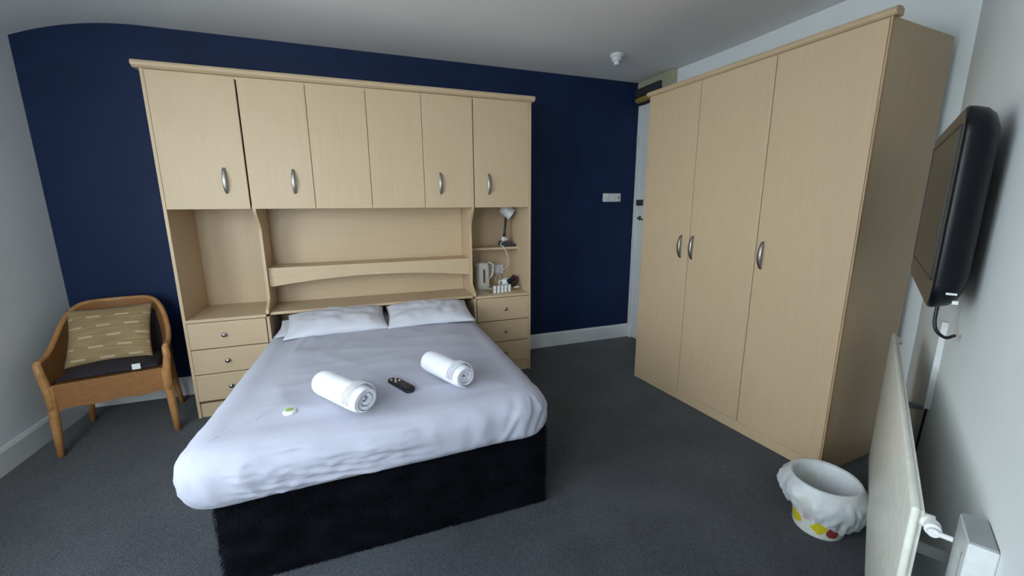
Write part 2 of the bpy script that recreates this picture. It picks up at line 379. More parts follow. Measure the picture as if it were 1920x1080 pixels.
# ------------------------------------------------------------------ fitted bedroom furniture on the navy wall
F = -.484; W = 2.48; ZD, ZT, ZDR = 1.42, 2.235, .70
T = .018
def cab_door(parent, x0, x1, z0, z1, handle=None, y=F):
    d = MB().box(x0+.0015, x1-.0015, y, y+T, z0, z1, .0025).build('door', 'beech', parent)
    if handle is not None: bow_handle(d, handle, 1.521, 1.678, y)
    return d
def drawer(parent, x0, x1, z0, z1, kx):
    d = MB().box(x0+.002, x1-.002, F, F+T, z0+.002, z1-.002, .003).build('drawer', 'beech_x', parent)
    k = MB().lathe([(.006, 0), (.006, .010), (.013, .014), (.015, .019), (.012, .024), (.0, .026)], 18, mtx=Matrix.Translation((kx, F, (z0+z1)/2)) @ Matrix.Rotation(math.pi/2, 4, 'X'))
    k.build('knob', 'nickel', d, 50)
def divider_poly():
    # side profile (y,z) of the shaped divider panel
    pts = [(-.012, ZDR), (F+.004, ZDR), (F+.004, ZDR+.015)]
    for i in range(9):
        t = i/8; pts.append((lerp(F+.004, -.385, sstep(0, 1, t)), lerp(ZDR+.015, ZDR+.10, t)))
    for i in range(13):
        t = i/12; pts.append((lerp(-.385, F+.004, sstep(0, 1, t)), lerp(1.27, ZD, t)))
    pts += [(-.012, ZD)]
    return pts
def tower(name, label, x0, x1, side):
    t = thing(name, label, 'cabinet')
    xo, xi = (x0, x1) if side < 0 else (x1, x0)      # outer and inner sides
    s = 1 if side < 0 else -1
    a, b = sorted((xo, xo+s*T)); MB().box(a, b, F, -.004, 0, ZT, .0015).build('outer_panel', 'beech', t)
    a, b = sorted((xi, xi-s*T)); MB().box(a, b, F+.02, -.004, ZD, ZT, .0015).build('upper_panel', 'beech', t)
    MB().prism(divider_poly(), 'x', a, b).build('shaped_panel', 'beech', t)
    MB().box(a, b, F, -.004, .0, ZDR-.02, .0015).build('lower_panel', 'beech', t)
    lo, hi = x0+T, x1-T
    MB().box(lo, hi, -.024, -.006, .08, ZT-.01).build('back_panel', 'beech', t)
    MB().box(lo, hi, F+.02, -.024, ZD, ZD+T).build('cabinet_floor', 'beech_x', t)
    MB().box(lo, hi, F+.005, -.024, ZT-T-.004, ZT-.004).build('cabinet_top', 'beech_x', t)
    a, b = (x0-.0, x1+.004) if side < 0 else (x0-.004, x1)
    MB().box(lo-.0, hi+.0, F-.002, -.024, ZDR-.022, ZDR, .003).build('drawer_top', 'beech_x', t)
    MB().box(lo, hi, F+.022, -.03, .10, ZDR-.03).build('carcass', 'gap', t)
    MB().box(lo, hi, F+.012, -.03, .0, .098, .0015).build('plinth', 'beech_x', t)
    return t, lo, hi
tl, lo, hi = tower('tower_cabinet', 'left beech tower with wide top door, empty niche and three drawers beside the wicker chair', 0, .50, -1)
cab_door(tl, .0175, .474, ZD, ZT-.006, .353)
for z0, z1 in ((.492, .676), (.313, .490), (.118, .311)): drawer(tl, .0165, .478, z0, z1, .222)
tr, lo, hi = tower('tower_cabinet', 'right beech tower with lamp shelf, tea tray niche and three drawers', 1.978, W, 1)
cab_door(tr, 2.003, W-.0175, ZD, ZT-.006, 2.12)
for z0, z1 in ((.476, .676), (.286, .474), (.096, .284)): drawer(tr, 2.0, W-.0165, z0, z1, 2.243)
MB().box(1.997, W-T, -.235, -.024, 1.052, 1.072, .004).build('shelf', 'beech_x', tr)
br = thing('bridge_cabinet', 'long beech overhead cabinet with four doors bridging above the bed', 'cabinet')
BX0, BX1 = .502, 1.976
MB().box(BX0, BX1, F+.02, -.006, ZD, ZD+T).build('cabinet_floor', 'beech_x', br)
MB().box(BX0, BX1, F+.005, -.006, ZT-T-.004, ZT-.004).build('cabinet_top', 'beech_x', br)
MB().box(BX0, BX1, -.024, -.006, ZD+T, ZT-T-.004).build('back_panel', 'beech', br)
for x in (BX0, 1.24-.009, BX1-T): MB().box(x, x+T, F+.03, -.024, ZD+T, ZT-T-.004).build('partition', 'gap', br)
MB().box(BX0+T, BX1-T, F+.024, F+.028, ZD+T, ZT-T-.004).build('carcass', 'gap', br)
xs = (.480, .866, 1.240, 1.618, 1.999)
for i, hx in enumerate((.747, None, None, 1.738)): cab_door(br, xs[i], xs[i+1], ZD, ZT-.006, hx)
# cornice along the top
cp = [(F+.03, ZT-.003), (F-.008, ZT-.003), (F-.024, ZT+.008), (F-.030, ZT+.022), (F-.022, ZT+.034), (F-.006, ZT+.040), (F+.03, ZT+.040)]
co = thing('cornice_moulding', 'rounded beech cornice running along the top of the overhead bed cabinets', 'cornice')
MB().prism(cp, 'x', -.028, W+.022).build('front_moulding', 'beech_x', co)
MB().box(-.028, 0, F+.03, -.006, ZT-.003, ZT+.040, .004).build('end_moulding', 'beech_y', co)
MB().box(W-.006, W+.022, F+.03, -.006, ZT-.003, ZT+.040, .004).build('end_moulding', 'beech_y', co)
# headboard between the towers
hb = thing('headboard', 'beech headboard panel with arched shelf and lower ledge behind the pillows', 'headboard')
MB().box(BX0, BX1, -.12, -.10, .30, ZD-.002).build('back_panel', 'beech_x', hb)
MB().box(BX0, BX1, -.33, -.12, .985, 1.003, .003).build('shelf', 'beech_x', hb)
ap = [(BX0, 1.003), (BX1, 1.003)]+[(lerp(BX1, BX0, i/40), .868+.048*math.sin(math.pi*min(1, max(0, (i/40-.02)/.96)))**.8) for i in range(41)]
MB().prism(ap, 'y', -.349, -.331).build('arched_rail', 'beech_x', hb)
MB().box(BX0, BX1, -.455, -.12, .684, .704, .004).build('ledge', 'beech_x', hb)

# ------------------------------------------------------------------ wardrobe
aw = math.radians(4.19)
wr = thing('wardrobe', 'tall three door beech wardrobe standing along the right wall', 'wardrobe', (3.2523, -.9412, 0), 0)
# local frame: +x along the front from the far end towards the camera, -y is the front normal (into the room)
wr.rotation_euler = (0, 0, -math.pi/2+aw)
WL, WD, WH = 1.456, .56, 2.226
MB().box(0, T, 0, WD, 0, WH, .0015).build('side_panel', 'beech', wr)
MB().box(WL-T, WL, .004, WD, 0, WH, .0015).build('side_panel', 'beech', wr)
MB().box(WL-.004, WL+.003, -.004, .014, 0, WH, .001).build('edge_strip', 'edge', wr)
MB().box(T, WL-T, WD-.012, WD, .05, WH).build('back_panel', 'beech', wr)
MB().box(T, WL-T, .004, WD-.012, WH-T, WH-.001).build('top_panel', 'beech_x', wr)
MB().box(T, WL-T, .022, WD-.012, .075, .093).build('floor_panel', 'beech_x', wr)
MB().box(T, WL-T, .024, .03, .093, WH-T).build('inner_carcass', 'gap', wr)
MB().box(T, WL-T, .003, .021, 0, .066, .0015).build('plinth', 'beech_x', wr)
ws = (.003, .470, .961, WL-.006)
for i, hx in enumerate((.402, .502, 1.003)):
    d = MB().box(ws[i]+.002, ws[i+1]-.002, -.002, .016, .069, WH-.004, .0025).build('door', 'beech', wr)
    bow_handle(d, hx, 1.062, 1.222, -.002)
cp2 = [(.03, 0), (-.006, 0), (-.016, .008), (-.021, .018), (-.016, .028), (-.005, .034), (.03, .034)]
MB().prism([(p[0], p[1]+WH-.001) for p in cp2], 'x', -.02, WL+.018).build('cornice', 'beech_x', wr)
MB().box(WL-.006, WL+.016, .03, .05, WH-.001, WH+.030, .004).build('cornice_return', 'beech_y', wr)

# ------------------------------------------------------------------ bed
bed = thing('bed', 'double divan bed with black plush base standing against the beech headboard', 'bed', (1.235, -1.15, 0))
BX, BF, BH = .675, -.895, .395           # half width, local front y, height of base
def plush_box():
    mb = MB()
    def fn(u, v):
        a = u*4
        x0_, x1_, y0_, y1_ = -BX, BX, BF, .85
        # outline left-back -> left-front -> right-front -> right-back
        Ls = [y1_-y0_, x1_-x0_, y1_-y0_]; tot = sum(Ls); d = u*tot
        if d < Ls[0]: p = Vector((x0_, y1_-d, 0)); n = Vector((-1, 0, 0))
        elif d < Ls[0]+Ls[1]: p = Vector((x0_+d-Ls[0], y0_, 0)); n = Vector((0, -1, 0))
        else: p = Vector((x1_, y0_+d-Ls[0]-Ls[1], 0)); n = Vector((1, 0, 0))
        z = v*BH
        k = .006*nz(d*9, z*9)+.003*nz(d*30, z*30)
        return p+n*k+Vector((0, 0, z))
    mb.grid(fn, 260, 26)
    return mb
pb = plush_box(); base = pb.build('plush_cover', 'plush', bed, True, fixn=False)
MB().box(-BX+.012, BX-.012, BF+.012, .85, .01, BH-.004).build('divan_base', 'black_cloth', bed)
fur = MB()
rnd = random.Random(3)
fv = []; ff = []
for i in range(46000):
    q = rnd.random()
    if q < .62: p = Vector((rnd.uniform(-BX, BX), BF, rnd.uniform(0, BH))); n = Vector((0, -1, 0)); t = Vector((1, 0, 0))
    elif q < .74: p = Vector((-BX, rnd.uniform(BF, BF+.3), rnd.uniform(0, BH))); n = Vector((-1, 0, 0)); t = Vector((0, 1, 0))
    elif q < .80: p = Vector((rnd.uniform(-BX, BX), BF, BH-.002)); n = Vector((0, -.5, .6)); t = Vector((1, 0, 0))
    else: p = Vector((BX, rnd.uniform(BF, .6), rnd.uniform(0, BH))); n = Vector((1, 0, 0)); t = Vector((0, 1, 0))
    sw_ = nz(p.x*5, p.y*5, p.z*6)*1.2
    tip = p+n*rnd.uniform(.006, .013)+t*(sw_*.009+rnd.uniform(-.003, .003))+Vector((0, 0, rnd.uniform(-.010, .001)))
    if tip.z < .001: tip.z = .001
    o = len(fv); fv += [tuple(p-t*.0014), tuple(p+t*.0014), tuple(tip)]; ff.append((o, o+1, o+2))
fur.v, fur.f = fv, ff
pf = fur.build('plush_pile', 'plush', bed, fixn=False); pf['kind'] = 'stuff'
MB().box(-.675, .675, -.90, .86, BH+.002, .545, .07, 5).build('mattress', 'sheet', bed, 40)

# the white sheet / duvet over the mattress
def outline():
    # counter-clockwise from the head, left side: (x,y) with radius corners
    xl_h, xl_f, xr_h, xr_f, yh, yf = .525, .452, 1.945, 1.928, -.17, -2.12
    cor = [(xl_h, yh, .05), (xl_f, yf, .17), (xr_f, yf, .17), (xr_h, yh, .05)]
    pts = []
    n = len(cor)
    for i in range(n):
        p = Vector(cor[i][:2]); a = Vector(cor[i-1][:2]); b = Vector(cor[(i+1) % n][:2]); r = cor[i][2]
        d1 = (a-p).normalized(); d2 = (b-p).normalized()
        p1 = p+d1*r; p2 = p+d2*r
        for k in range(13):
            t = k/12; pts.append(p1*(1-t)**2+p*2*t*(1-t)*.999+p2*t*t+p*0)
    # resample evenly
    Ls = [0]
    for i in range(len(pts)): Ls.append(Ls[-1]+(pts[(i+1) % len(pts)]-pts[i]).length)
    tot = Ls[-1]; out = []; NN = 520; j = 0
    for k in range(NN):
        d = tot*k/NN
        while Ls[j+1] < d: j += 1
        t = (d-Ls[j])/max(1e-9, Ls[j+1]-Ls[j]); out.append(pts[j].lerp(pts[(j+1) % len(pts)], t))
    return out, tot
OUT, TOT = outline()
NO = len(OUT)
def sheet():
    mb = MB(); prof = []
    Z0, R, ZTOP = .395, .100, .598
    prof += [(.045, -.004), (.018, .0), (.004, .03), (.0, .06)]
    for i in range(7):
        a = math.pi/2*i/6; prof.append((R*1.25*(1-math.cos(a)), ZTOP-R-Z0+R*math.sin(a)))
    # resample the side profile finely
    Lp = [0]
    for a, b in zip(prof, prof[1:]): Lp.append(Lp[-1]+math.hypot(b[0]-a[0], b[1]-a[1]))
    fine = []
    for i in range(34):
        d = Lp[-1]*i/33; k = 0
        while k < len(prof)-2 and Lp[k+1] < d: k += 1
        t = (d-Lp[k])/(Lp[k+1]-Lp[k]); fine.append((lerp(prof[k][0], prof[k+1][0], t), lerp(prof[k][1], prof[k+1][1], t)))
    prof = fine
    NP = len(prof); NT = 60
    vs = []
    for k in range(NO):
        p = OUT[k]; a = OUT[k-2]; b = OUT[(k+2) % NO]; t = (b-a).normalized(); n = Vector((t.y, -t.x))   # outward?
        c = Vector((1.2, max(-1.55, min(-.6, p.y))))
        if n.dot(p-c) < 0: n = -n
        s = k/NO*TOT
        fcL = math.exp(-((p.x-.50)**2+(p.y+2.08)**2)/.10)      # front left corner
        fcR = math.exp(-((p.x-1.85)**2+(p.y+2.08)**2)/.07)
        front = sstep(-1.9, -2.1, p.y)
        sag = -.012*fcL+.012*nz(s*3.2)*front+.012*front*sstep(1.2, 1.9, p.x)
        col = []
        for j, (ins, dz) in enumerate(prof):
            z = Z0+dz+sag*(1-sstep(.0, .15, dz))
            up = sstep(.0, .03, dz+.01)*(1-sstep(.15, .215, dz))
            def ridge(a, b, p=2.0): return max(0, 1-2.2*abs(nz(a, b)))**p
            fan = s+(dz-.05)*(.9*fcL*(1 if p.x > .5 else -1)-.5*fcR)
            vfold = up*((.013 if p.y < -2.0 and p.x > .52 else .005)*fcL*(ridge(fan*11, dz*3)-.8)+.018*fcR*(ridge(fan*15, dz*4+5)-.8)+.004*ridge(s*7, dz*4)+.006*front*ridge(s*5+dz*5, dz*6+3))
            hm = front*sstep(.60, .72, p.x)*(1-sstep(1.15, 1.45, p.x))
            hf = up*hm*(.014*ridge(s*2.6+1, dz*30+s*3.0, 2.5)+.007*ridge(s*5, dz*55+s*6, 2))
            bul = .012*fcL*math.sin(math.pi*min(1, dz/.2))
            q = p-n*(ins-vfold-hf-bul)
            col.append(Vector((q.x, q.y, z)))
        e_ = p-n*prof[-1][0]
        for i in range(1, NT+1):
            t = i/NT; q = e_.lerp(c, t)
            m = math.exp(-((q.x-.75)**2+(q.y+.95)**2)/.05)
            h_ = .010+.006*nz(q.x*3, q.y*3)+.012*m*max(0, 1-2.5*abs(nz(q.x*9-q.y*3, q.y*3+q.x*2, 3)))
            h_ += .005*max(0, 1-3*abs(nz(q.x*1.6+q.y*3.4, q.y*.8-q.x*3, 8)))+.004*max(0, 1-3*abs(nz(q.y*5.5, q.x*1.5, 2)))
            z = ZTOP+sstep(0, .30, t)*h_
            col.append(Vector((q.x, q.y, z)))
        vs.append(col)
    n = len(vs[0]); v = [q for c in vs for q in c]; f = []
    for k in range(NO):
        k2 = (k+1) % NO
        for j in range(n-1): f.append((k*n+j, k2*n+j, k2*n+j+1, k*n+j+1))
    return mb.raw(v, f)
sh = sheet()
bm_o = sh.build('bed_sheet', 'sheet', None, True)
# weld the spine
bm = bmesh.new(); bm.from_mesh(bm_o.data); bmesh.ops.remove_doubles(bm, verts=bm.verts, dist=.0004); bmesh.ops.recalc_face_normals(bm, faces=bm.faces); bm.to_mesh(bm_o.data); bm.free(); bm_o.data.shade_smooth()
tag(bm_o, 'smooth white sheet with lilac tint draped over the double bed', 'bed sheet')

def pillow_mesh(wd, dp, th, seed, nu=46, nv=36, flat=.28, pinch=.05, wr=.013):
    mb = MB()
    def surf(sgn):
        def fn(u, v):
            a, b = u*2-1, v*2-1
            x = wd/2*a*(1-pinch*(1-b*b)*abs(a)**3); y = dp/2*b*(1-pinch*(1-a*a)*abs(b)**3)
            e = (max(0, 1-abs(a)**2.6)**.62)*(max(0, 1-abs(b)**2.6)**.62)
            z = th/2*e*(1 if sgn > 0 else -flat)
            z += sgn*wr*e**.4*(nz(x*7+seed, y*9, seed)+.6*nz(x*17, y*15+seed, 2)) if e > 0 else 0
            return (x, y, z)
        return fn
    mb.grid(surf(1), nu, nv); mb.grid(surf(-1), nu, nv)
    return mb
def pillow(name, label, cat, m, dims, loc, rot, seed, group=None, **k):
    mb = pillow_mesh(*dims, seed, **k); wd, dp = dims[:2]
    o = mb.build(name, m, None, True, uv=lambda i, c: (c.x/wd+.5, c.y/dp+.5))
    bm = bmesh.new(); bm.from_mesh(o.data); bmesh.ops.remove_doubles(bm, verts=bm.verts, dist=.0005); bmesh.ops.recalc_face_normals(bm, faces=bm.faces); bm.to_mesh(o.data); bm.free(); o.data.shade_smooth()
    o.location = loc; o.rotation_euler = rot
    return tag(o, label, cat, group)
R_ = math.radians
pillow('bed_pillow', 'plump white pillow at the left of the bed, on top of another pillow', 'pillow', 'pillow', (.65, .42, .145), (.95, -.655, .645), (R_(8), 0, R_(3)), 1.3, 'white bed pillows')
pillow('bed_pillow', 'white pillow at the right of the bed beside the tea tower', 'pillow', 'pillow', (.62, .42, .145), (1.585, -.665, .645), (R_(8), 0, R_(-2)), 7.7, 'white bed pillows')
pillow('bed_pillow', 'flat white pillow mostly hidden beneath the left pillow', 'pillow', 'pillow', (.56, .36, .07), (.85, -.60, .622), (R_(3), 0, R_(2)), 4.1, 'white bed pillows')

# rolled towels
def rolled_towel(label, c, ang, length, r, turns, seed, squash=1.0):
    t = thing('rolled_towel', label, 'towel', c, ang, 'rolled white towels on the bed')
    # spiral sheet with thickness, axis along local y; camera-side end at -y
    pitch_ = r/(turns+.35); th = pitch_*.70
    pts = []
    n = int(turns*30)
    a_end = turns*2*math.pi+math.radians(95)
    for i in range(n+1):
        a = i/n*turns*2*math.pi; rr = r*.12+(r*.88-th/2)*(i/n)
        pts.append((rr*math.cos(a-a_end), rr*math.sin(a-a_end), a))
    ins = [((math.hypot(x, z)-th/2)*math.cos(math.atan2(z, x)), (math.hypot(x, z)-th/2)*math.sin(math.atan2(z, x))) for x, z, a in pts]
    tp = lambda a: th/2-.85*th*sstep(turns*2*math.pi-1.1, turns*2*math.pi, a)
    outs = [((math.hypot(x, z)+tp(a))*math.cos(math.atan2(z, x)), (math.hypot(x, z)+tp(a))*math.sin(math.atan2(z, x))) for x, z, a in pts]
    poly = outs+ins[::-1]
    m = len(poly); NY = 18; v = []; f = []
    for j in range(NY):
        y = lerp(-length/2, length/2, j/(NY-1))
        for i, (x, z) in enumerate(poly):
            fr_ = (i if i <= n else m-1-i)/n
            k = 1+.012*nz(y*8, fr_*5, seed)
            e = 1-.10*abs(2*j/(NY-1)-1)**10
            yy = y+(1 if y > 0 else -1)*abs(2*j/(NY-1)-1)**6*(.012*nz(fr_*turns*3, seed)-.018*(1-fr_)+.004)
            v.append((x*k*e, yy, z*k*e*squash+r*squash))
    for j in range(NY-1):
        for i in range(m): f.append((j*m+i, j*m+(i+1) % m, (j+1)*m+(i+1) % m, (j+1)*m+i))
    for j in (0, NY-1):
        for i in range(n): f.append((j*m+i, j*m+i+1, j*m+m-2-i, j*m+m-1-i))
    MB().raw(v, f).build('roll', 'towel', t, 50)
    # raised woven border near the camera-side end
    st = MB()
    for q in range(4):
        y = -length/2+.032+.012*q
        st.sweep([((r*1.014)*math.cos(a), y, r*squash+(r*1.014)*math.sin(a)*squash) for a in [math.pi*(-.02+1.04*k/28) for k in range(29)]], .0026, 6)
    st.build('woven_border', 'towel', t, True)
ST = .606
rolled_towel('larger rolled white towel lying left of the black remote', (1.030, -1.897, ST), R_(34), .315, .066, 2.6, 1.0, .95)
rolled_towel('smaller rolled white towel with loose spiral end, right of the black remote', (1.489, -1.805, ST), R_(24), .30, .062, 3.2, 5.0, .95)
# remote control
rc = thing('remote_control', 'small black remote control lying between the two rolled towels', 'remote', (1.270, -1.812, ST+.002), R_(28))
def capsule(l, wd, n=10):
    pts = []
    for s in (1, -1):
        for k in range(n+1):
            a = math.pi*k/n; pts.append((s*wd/2*math.cos(a), s*(l/2-wd/2)+s*wd/2*math.sin(a)))
    return pts
cpz = capsule(.185, .048)
rb = MB()
for a, b, k in ((0, .006, .96), (.006, .016, 1.0), (.016, .020, .9)): rb.prism([(p[0]*k, p[1]*k) for p in cpz], 'z', a, b)
rb.build('casing', 'black_plastic', rc, 40)
for (x, y) in ((-.012, .062), (.012, .062), (0, .045), (.010, .028), (-.010, .028)):
    MB().lathe([(.0045, .019), (.0045, .0225), (.0, .023)], 12, c=(x, y, 0)).build('button', 'white_plastic', rc)
for y in (-.005, -.03, -.055):
    for x in (-.012, 0, .012): MB().box(x-.004, x+.004, y-.006, y+.006, .019, .022, .001).build('button', 'dark_grey', rc)
sp = thing('soap_bar', 'tiny round wrapped soap with green label on the bed', 'soap', (.820, -1.900, ST-.001), R_(10))
MB().lathe([(.020, 0), (.026, .004), (.027, .010), (.023, .016), (.0, .017)], 24).build('wrapper', 'white_plastic', sp, 50)
MB().lathe([(.015, .016), (.015, .0185), (.0, .0185)], 20).build('label_disc', 'green', sp, 40)

# ------------------------------------------------------------------ wicker chair
ch = thing('wicker_chair', 'orange brown wicker tub armchair in the corner by the navy wall', 'chair', (-.395, -.41, 0), R_(12.2))
def rim(t):      # t -1..1 left arm front -> back -> right arm front
    a = t*math.radians(97); sx = math.copysign(abs(math.sin(a))**.72, a); cyv = math.copysign(abs(math.cos(a))**.80, math.cos(a))
    x = .280*sx; y = -.175+.43*cyv
    z = .575+.245*sstep(.0, .95, math.cos(a))
    return Vector((x, y, z))
def low(t):
    p = rim(t); return Vector((p.x*.86, -.17+(p.y+.17)*.84-.0, .36))
ARM = 1.0
sh_ = MB(); NU, NV = 60, 16
def shell(off):
    def fn(u, v):
        t = u*2-1; a, b = low(t), rim(t); p = a.lerp(b, v)
        k = .018*math.sin(math.pi*v); out = Vector((p.x, p.y+.05, 0)).normalized()
        return p+out*(k+off)
    return fn
sh_.grid(shell(0), NU, NV); sh_.grid(shell(-.014), NU, NV)
n0 = NU*NV
def shuv(i, c): i = i % n0; return ((i % NU)/(NU-1)*1.15, (i//NU)/(NV-1)*.40)
sh_.build('woven_back', 'wicker', ch, True, uv=shuv)
MB().sweep([rim(-1+2*i/60) for i in range(61)], .015, 10).build('rim_roll', 'cane', ch, True)
# woven apron around the seat
def apron():
    mb = MB(); prof = []
    cor = [(-.262, -.245), (.262, -.245), (.225, .20), (-.225, .20)]
    for i in range(4):
        for k in range(12): prof.append(Vector(cor[i]).lerp(Vector(cor[(i+1) % 4]), k/12))
    n = len(prof)
    mb.grid(lambda u, v: (prof[int(round(u*n)) % n].x*(1-.02*v), prof[int(round(u*n)) % n].y, lerp(.435, .275, v)+(.012*abs(math.sin(u*n*.7)) if v > .9 else 0)), n, 8, True)
    return mb, n
ab, an = apron()
ab.build('woven_apron', 'wicker', ch, 40, uv=lambda i, c: ((i % an)/an*1.9, (i//an)/7*.16))
MB().box(-.245, .245, -.23, .20, .40, .43, .01).build('seat', 'wicker', ch, uv=lambda i, c: (c.x, c.y))
for s in (-1, 1):
    rr = rim(s*1.0)
    MB().sweep([(s*.262, -.243, .27), (s*.262, -.245, .36), (s*.268, -.246, .44), (s*.278, -.243, .51), rr+Vector((0, -.002, .0))], [.022, .022, .021, .020, .017], 10).build('arm_post', 'cane', ch, True)
    MB().sweep([(s*.258, -.238, .43), (s*.262, -.242, .27), (s*.266, -.25, .12), (s*.270, -.258, 0)], [.023, .024, .020, .017], 10).build('leg', 'cane', ch, True)
    MB().sweep([(s*.215, .19, .43), (s*.218, .20, .27), (s*.232, .20, .12), (s*.240, .21, 0)], [.022, .022, .019, .016], 10).build('leg', 'cane', ch, True)
# cushions on it
def chairpt(x, y, z):
    a = R_(12.2); return Vector((-.395+x*math.cos(a)-y*math.sin(a), -.41+x*math.sin(a)+y*math.cos(a), z))
pd = pillow('seat_pad', 'black square seat pad with white tag on the wicker chair', 'cushion', 'black_cloth', (.47, .43, .09), chairpt(0, -.025, .452), (0, 0, R_(12.2)), 2.2, pinch=.02, wr=.004, flat=.4)
tg = MB().box(.105, .145, -.219, -.211, .0, .034, .0005).build('care_tag', 'tag', pd)
pillow('back_cushion', 'black cushion behind the gold cushion on the wicker chair', 'cushion', 'black_cloth', (.40, .32, .07), chairpt(.03, .145, .60), (R_(72), 0, R_(12.2)), 3.2, pinch=.03, wr=.004, flat=1)
gc = pillow('scatter_cushion', 'gold brown square cushion with pale woven dashes on the wicker chair', 'cushion', 'gold_cloth', (.42, .38, .11), chairpt(-.02, .02, .635), (R_(58), 0, R_(10)), 6.0, pinch=.07, wr=.006, flat=.8)

# ------------------------------------------------------------------ things in the right-hand niche
SHZ = 1.0725
lp = thing('desk_lamp', 'small desk lamp with white shade and dark arm on the tower shelf', 'lamp', (2.365, -.14, SHZ), 0)
bs = MB().prism([(-.045, 0), (.105, 0), (.105, .014), (.02, .038), (-.03, .050), (-.045, .03)], 'y', -.045, .045)
bs.build('base', 'dark_grey', lp)
MB().lathe([(.018, 0), (.026, .012), (.026, .03), (.018, .042), (.0, .042)], 18, c=(-.005, 0, .042)).build('swivel_joint', 'white_plastic', lp, 50)
MB().sweep([(-.005, 0, .075), (.004, 0, .14), (.014, 0, .245)], [.014, .011, .010], 10).build('arm', 'dark_grey', lp, True)
ax = Vector((.74, -.30, -.60)).normalized()
rot = ax.to_track_quat('Z', 'Y').to_matrix().to_4x4()
mtx = Matrix.Translation((.012, .0, .325)) @ rot
MB().lathe([(.0, -.040), (.042, -.040), (.050, -.032), (.052, 0), (.058, .075), (.0555, .075), (.049, .0), (.046, -.028), (.0, -.036)], 26, mtx=mtx).build('shade', 'white_plastic', lp, 45)
MB().lathe([(.0, .0), (.014, .0), (.02, .03), (.018, .05), (.0, .06)], 16, mtx=mtx).build('bulb', 'porcelain', lp, True)
MB().sweep([(.014, 0, .245), (.016, .0, .275), (.014, 0, .30)], .012, 8).build('shade_joint', 'dark_grey', lp, True)
def smooth_path(pts, n=8):
    pts = [Vector(p) for p in pts]; out = []
    for i in range(len(pts)-1):
        p0 = pts[max(i-1, 0)]; p1 = pts[i]; p2 = pts[i+1]; p3 = pts[min(i+2, len(pts)-1)]
        for k in range(n):
            t = k/n
            out.append(.5*((2*p1)+(-p0+p2)*t+(2*p0-5*p1+4*p2-p3)*t*t+(-p0+3*p1-3*p2+p3)*t**3))
    return out+[pts[-1]]
lpw = Vector((2.345, -.14, SHZ))
cordp = [(-.02, -.035, .075), (.02, -.04, .065), (-.035, -.045, .045), (-.06, -.06, .012), (-.045, -.098, .007), (-.03, -.112, -.03), (-.005, -.105, -.10), (.0, -.07, -.17), (-.015, .03, -.23), (-.03, .075, -.235)]
MB().sweep(smooth_path(cordp), .0035, 6).build('cord', 'white_plastic', lp, True)
so = thing('wall_socket', 'white socket with plug on the niche back behind the kettle', 'socket', (2.30, -.024, .845))
MB().box(-.085, .085, -.022, 0, -.045, .045, .004).build('plate', 'white_plastic', so)
MB().box(-.01, .035, -.052, -.022, -.03, .015, .006).build('plug', 'white_plastic', so, 40)
MB().box(-.06, -.02, -.028, -.022, -.02, .01, .002).build('socket_switch', 'white_plastic', so)
MB().sweep(smooth_path([(.012, -.05, -.03), (.035, -.055, -.055), (.04, -.055, -.085), (.012, -.05, -.11), (-.005, -.05, -.085), (.0, -.05, -.06), (.02, -.052, -.04)]), .003, 6).build('cord_loop', 'white_plastic', so, True)
# kettle
kt = thing('kettle', 'white plastic jug kettle with dark level window in the tower niche', 'kettle', (2.150, -.13, ZDR+.0005), 0)
kb = MB()
def kprof(v): return lerp(1.06, .92, v)
kb.grid(lambda u, v: (.062*kprof(v)*math.copysign(abs(math.cos(2*math.pi*u))**.7, math.cos(2*math.pi*u)), .062*kprof(v)*math.copysign(abs(math.sin(2*math.pi*u))**.7, math.sin(2*math.pi*u)), .018+.205*v), 40, 8, True)
kb.build('jug', 'ivory_plastic', kt, True)
MB().lathe([(.068, 0), (.07, .008), (.066, .018), (.0, .019)], 28).build('power_base', 'ivory_plastic', kt, 40)
MB().lathe([(.056, .222), (.056, .230), (.03, .235), (.0, .237)], 28).build('lid', 'ivory_plastic', kt, 40)
MB().sweep(smooth_path([(.040, 0, .224), (.075, 0, .226), (.102, 0, .20), (.104, 0, .15), (.09, 0, .105), (.066, 0, .08), (.055, 0, .08)]), [(.013, .010)]*49, 10).build('handle', 'ivory_plastic', kt, True)
MB().box(-.008, .012, -.069, -.050, .050, .175, .006).build('level_window', 'brown_glass', kt)
MB().prism([(-.075, .220), (-.05, .224), (-.05, .185)], 'y', -.018, .018).build('spout', 'ivory_plastic', kt)
MB().sweep(smooth_path([(.03, .05, .008), (.085, .06, .006), (.12, -.02, .006), (.075, -.09, .006), (.0, -.10, .006), (-.05, -.09, .006), (-.06, -.04, .006)]), .004, 6).build('cord', 'white_plastic', kt, True)
# teaspoons
def spoon(label, loc, rz):
    t = thing('teaspoon', label, 'spoon', loc, rz, 'teaspoons by the kettle')
    def bowl(u, v):
        a = 2*math.pi*u; r = v; return (.022*r*math.cos(a)+.055, .0145*r*math.sin(a), .008*r*r+.001)
    MB().grid(bowl, 20, 6, True).build('bowl', 'chrome', t, True)
    MB().sweep([(.034, 0, .008), (.0, 0, .011), (-.06, 0, .003)], [(.003, .0016), (.003, .0016), (.006, .0014)], 8).build('stem', 'chrome', t, True)
spoon('steel teaspoon lying in front of the kettle, nearer the headboard', (2.080, -.325, ZDR+.0005), R_(6))
spoon('steel teaspoon lying in front of the kettle, nearer the milk pots', (2.095, -.365, ZDR+.0005), R_(-8))
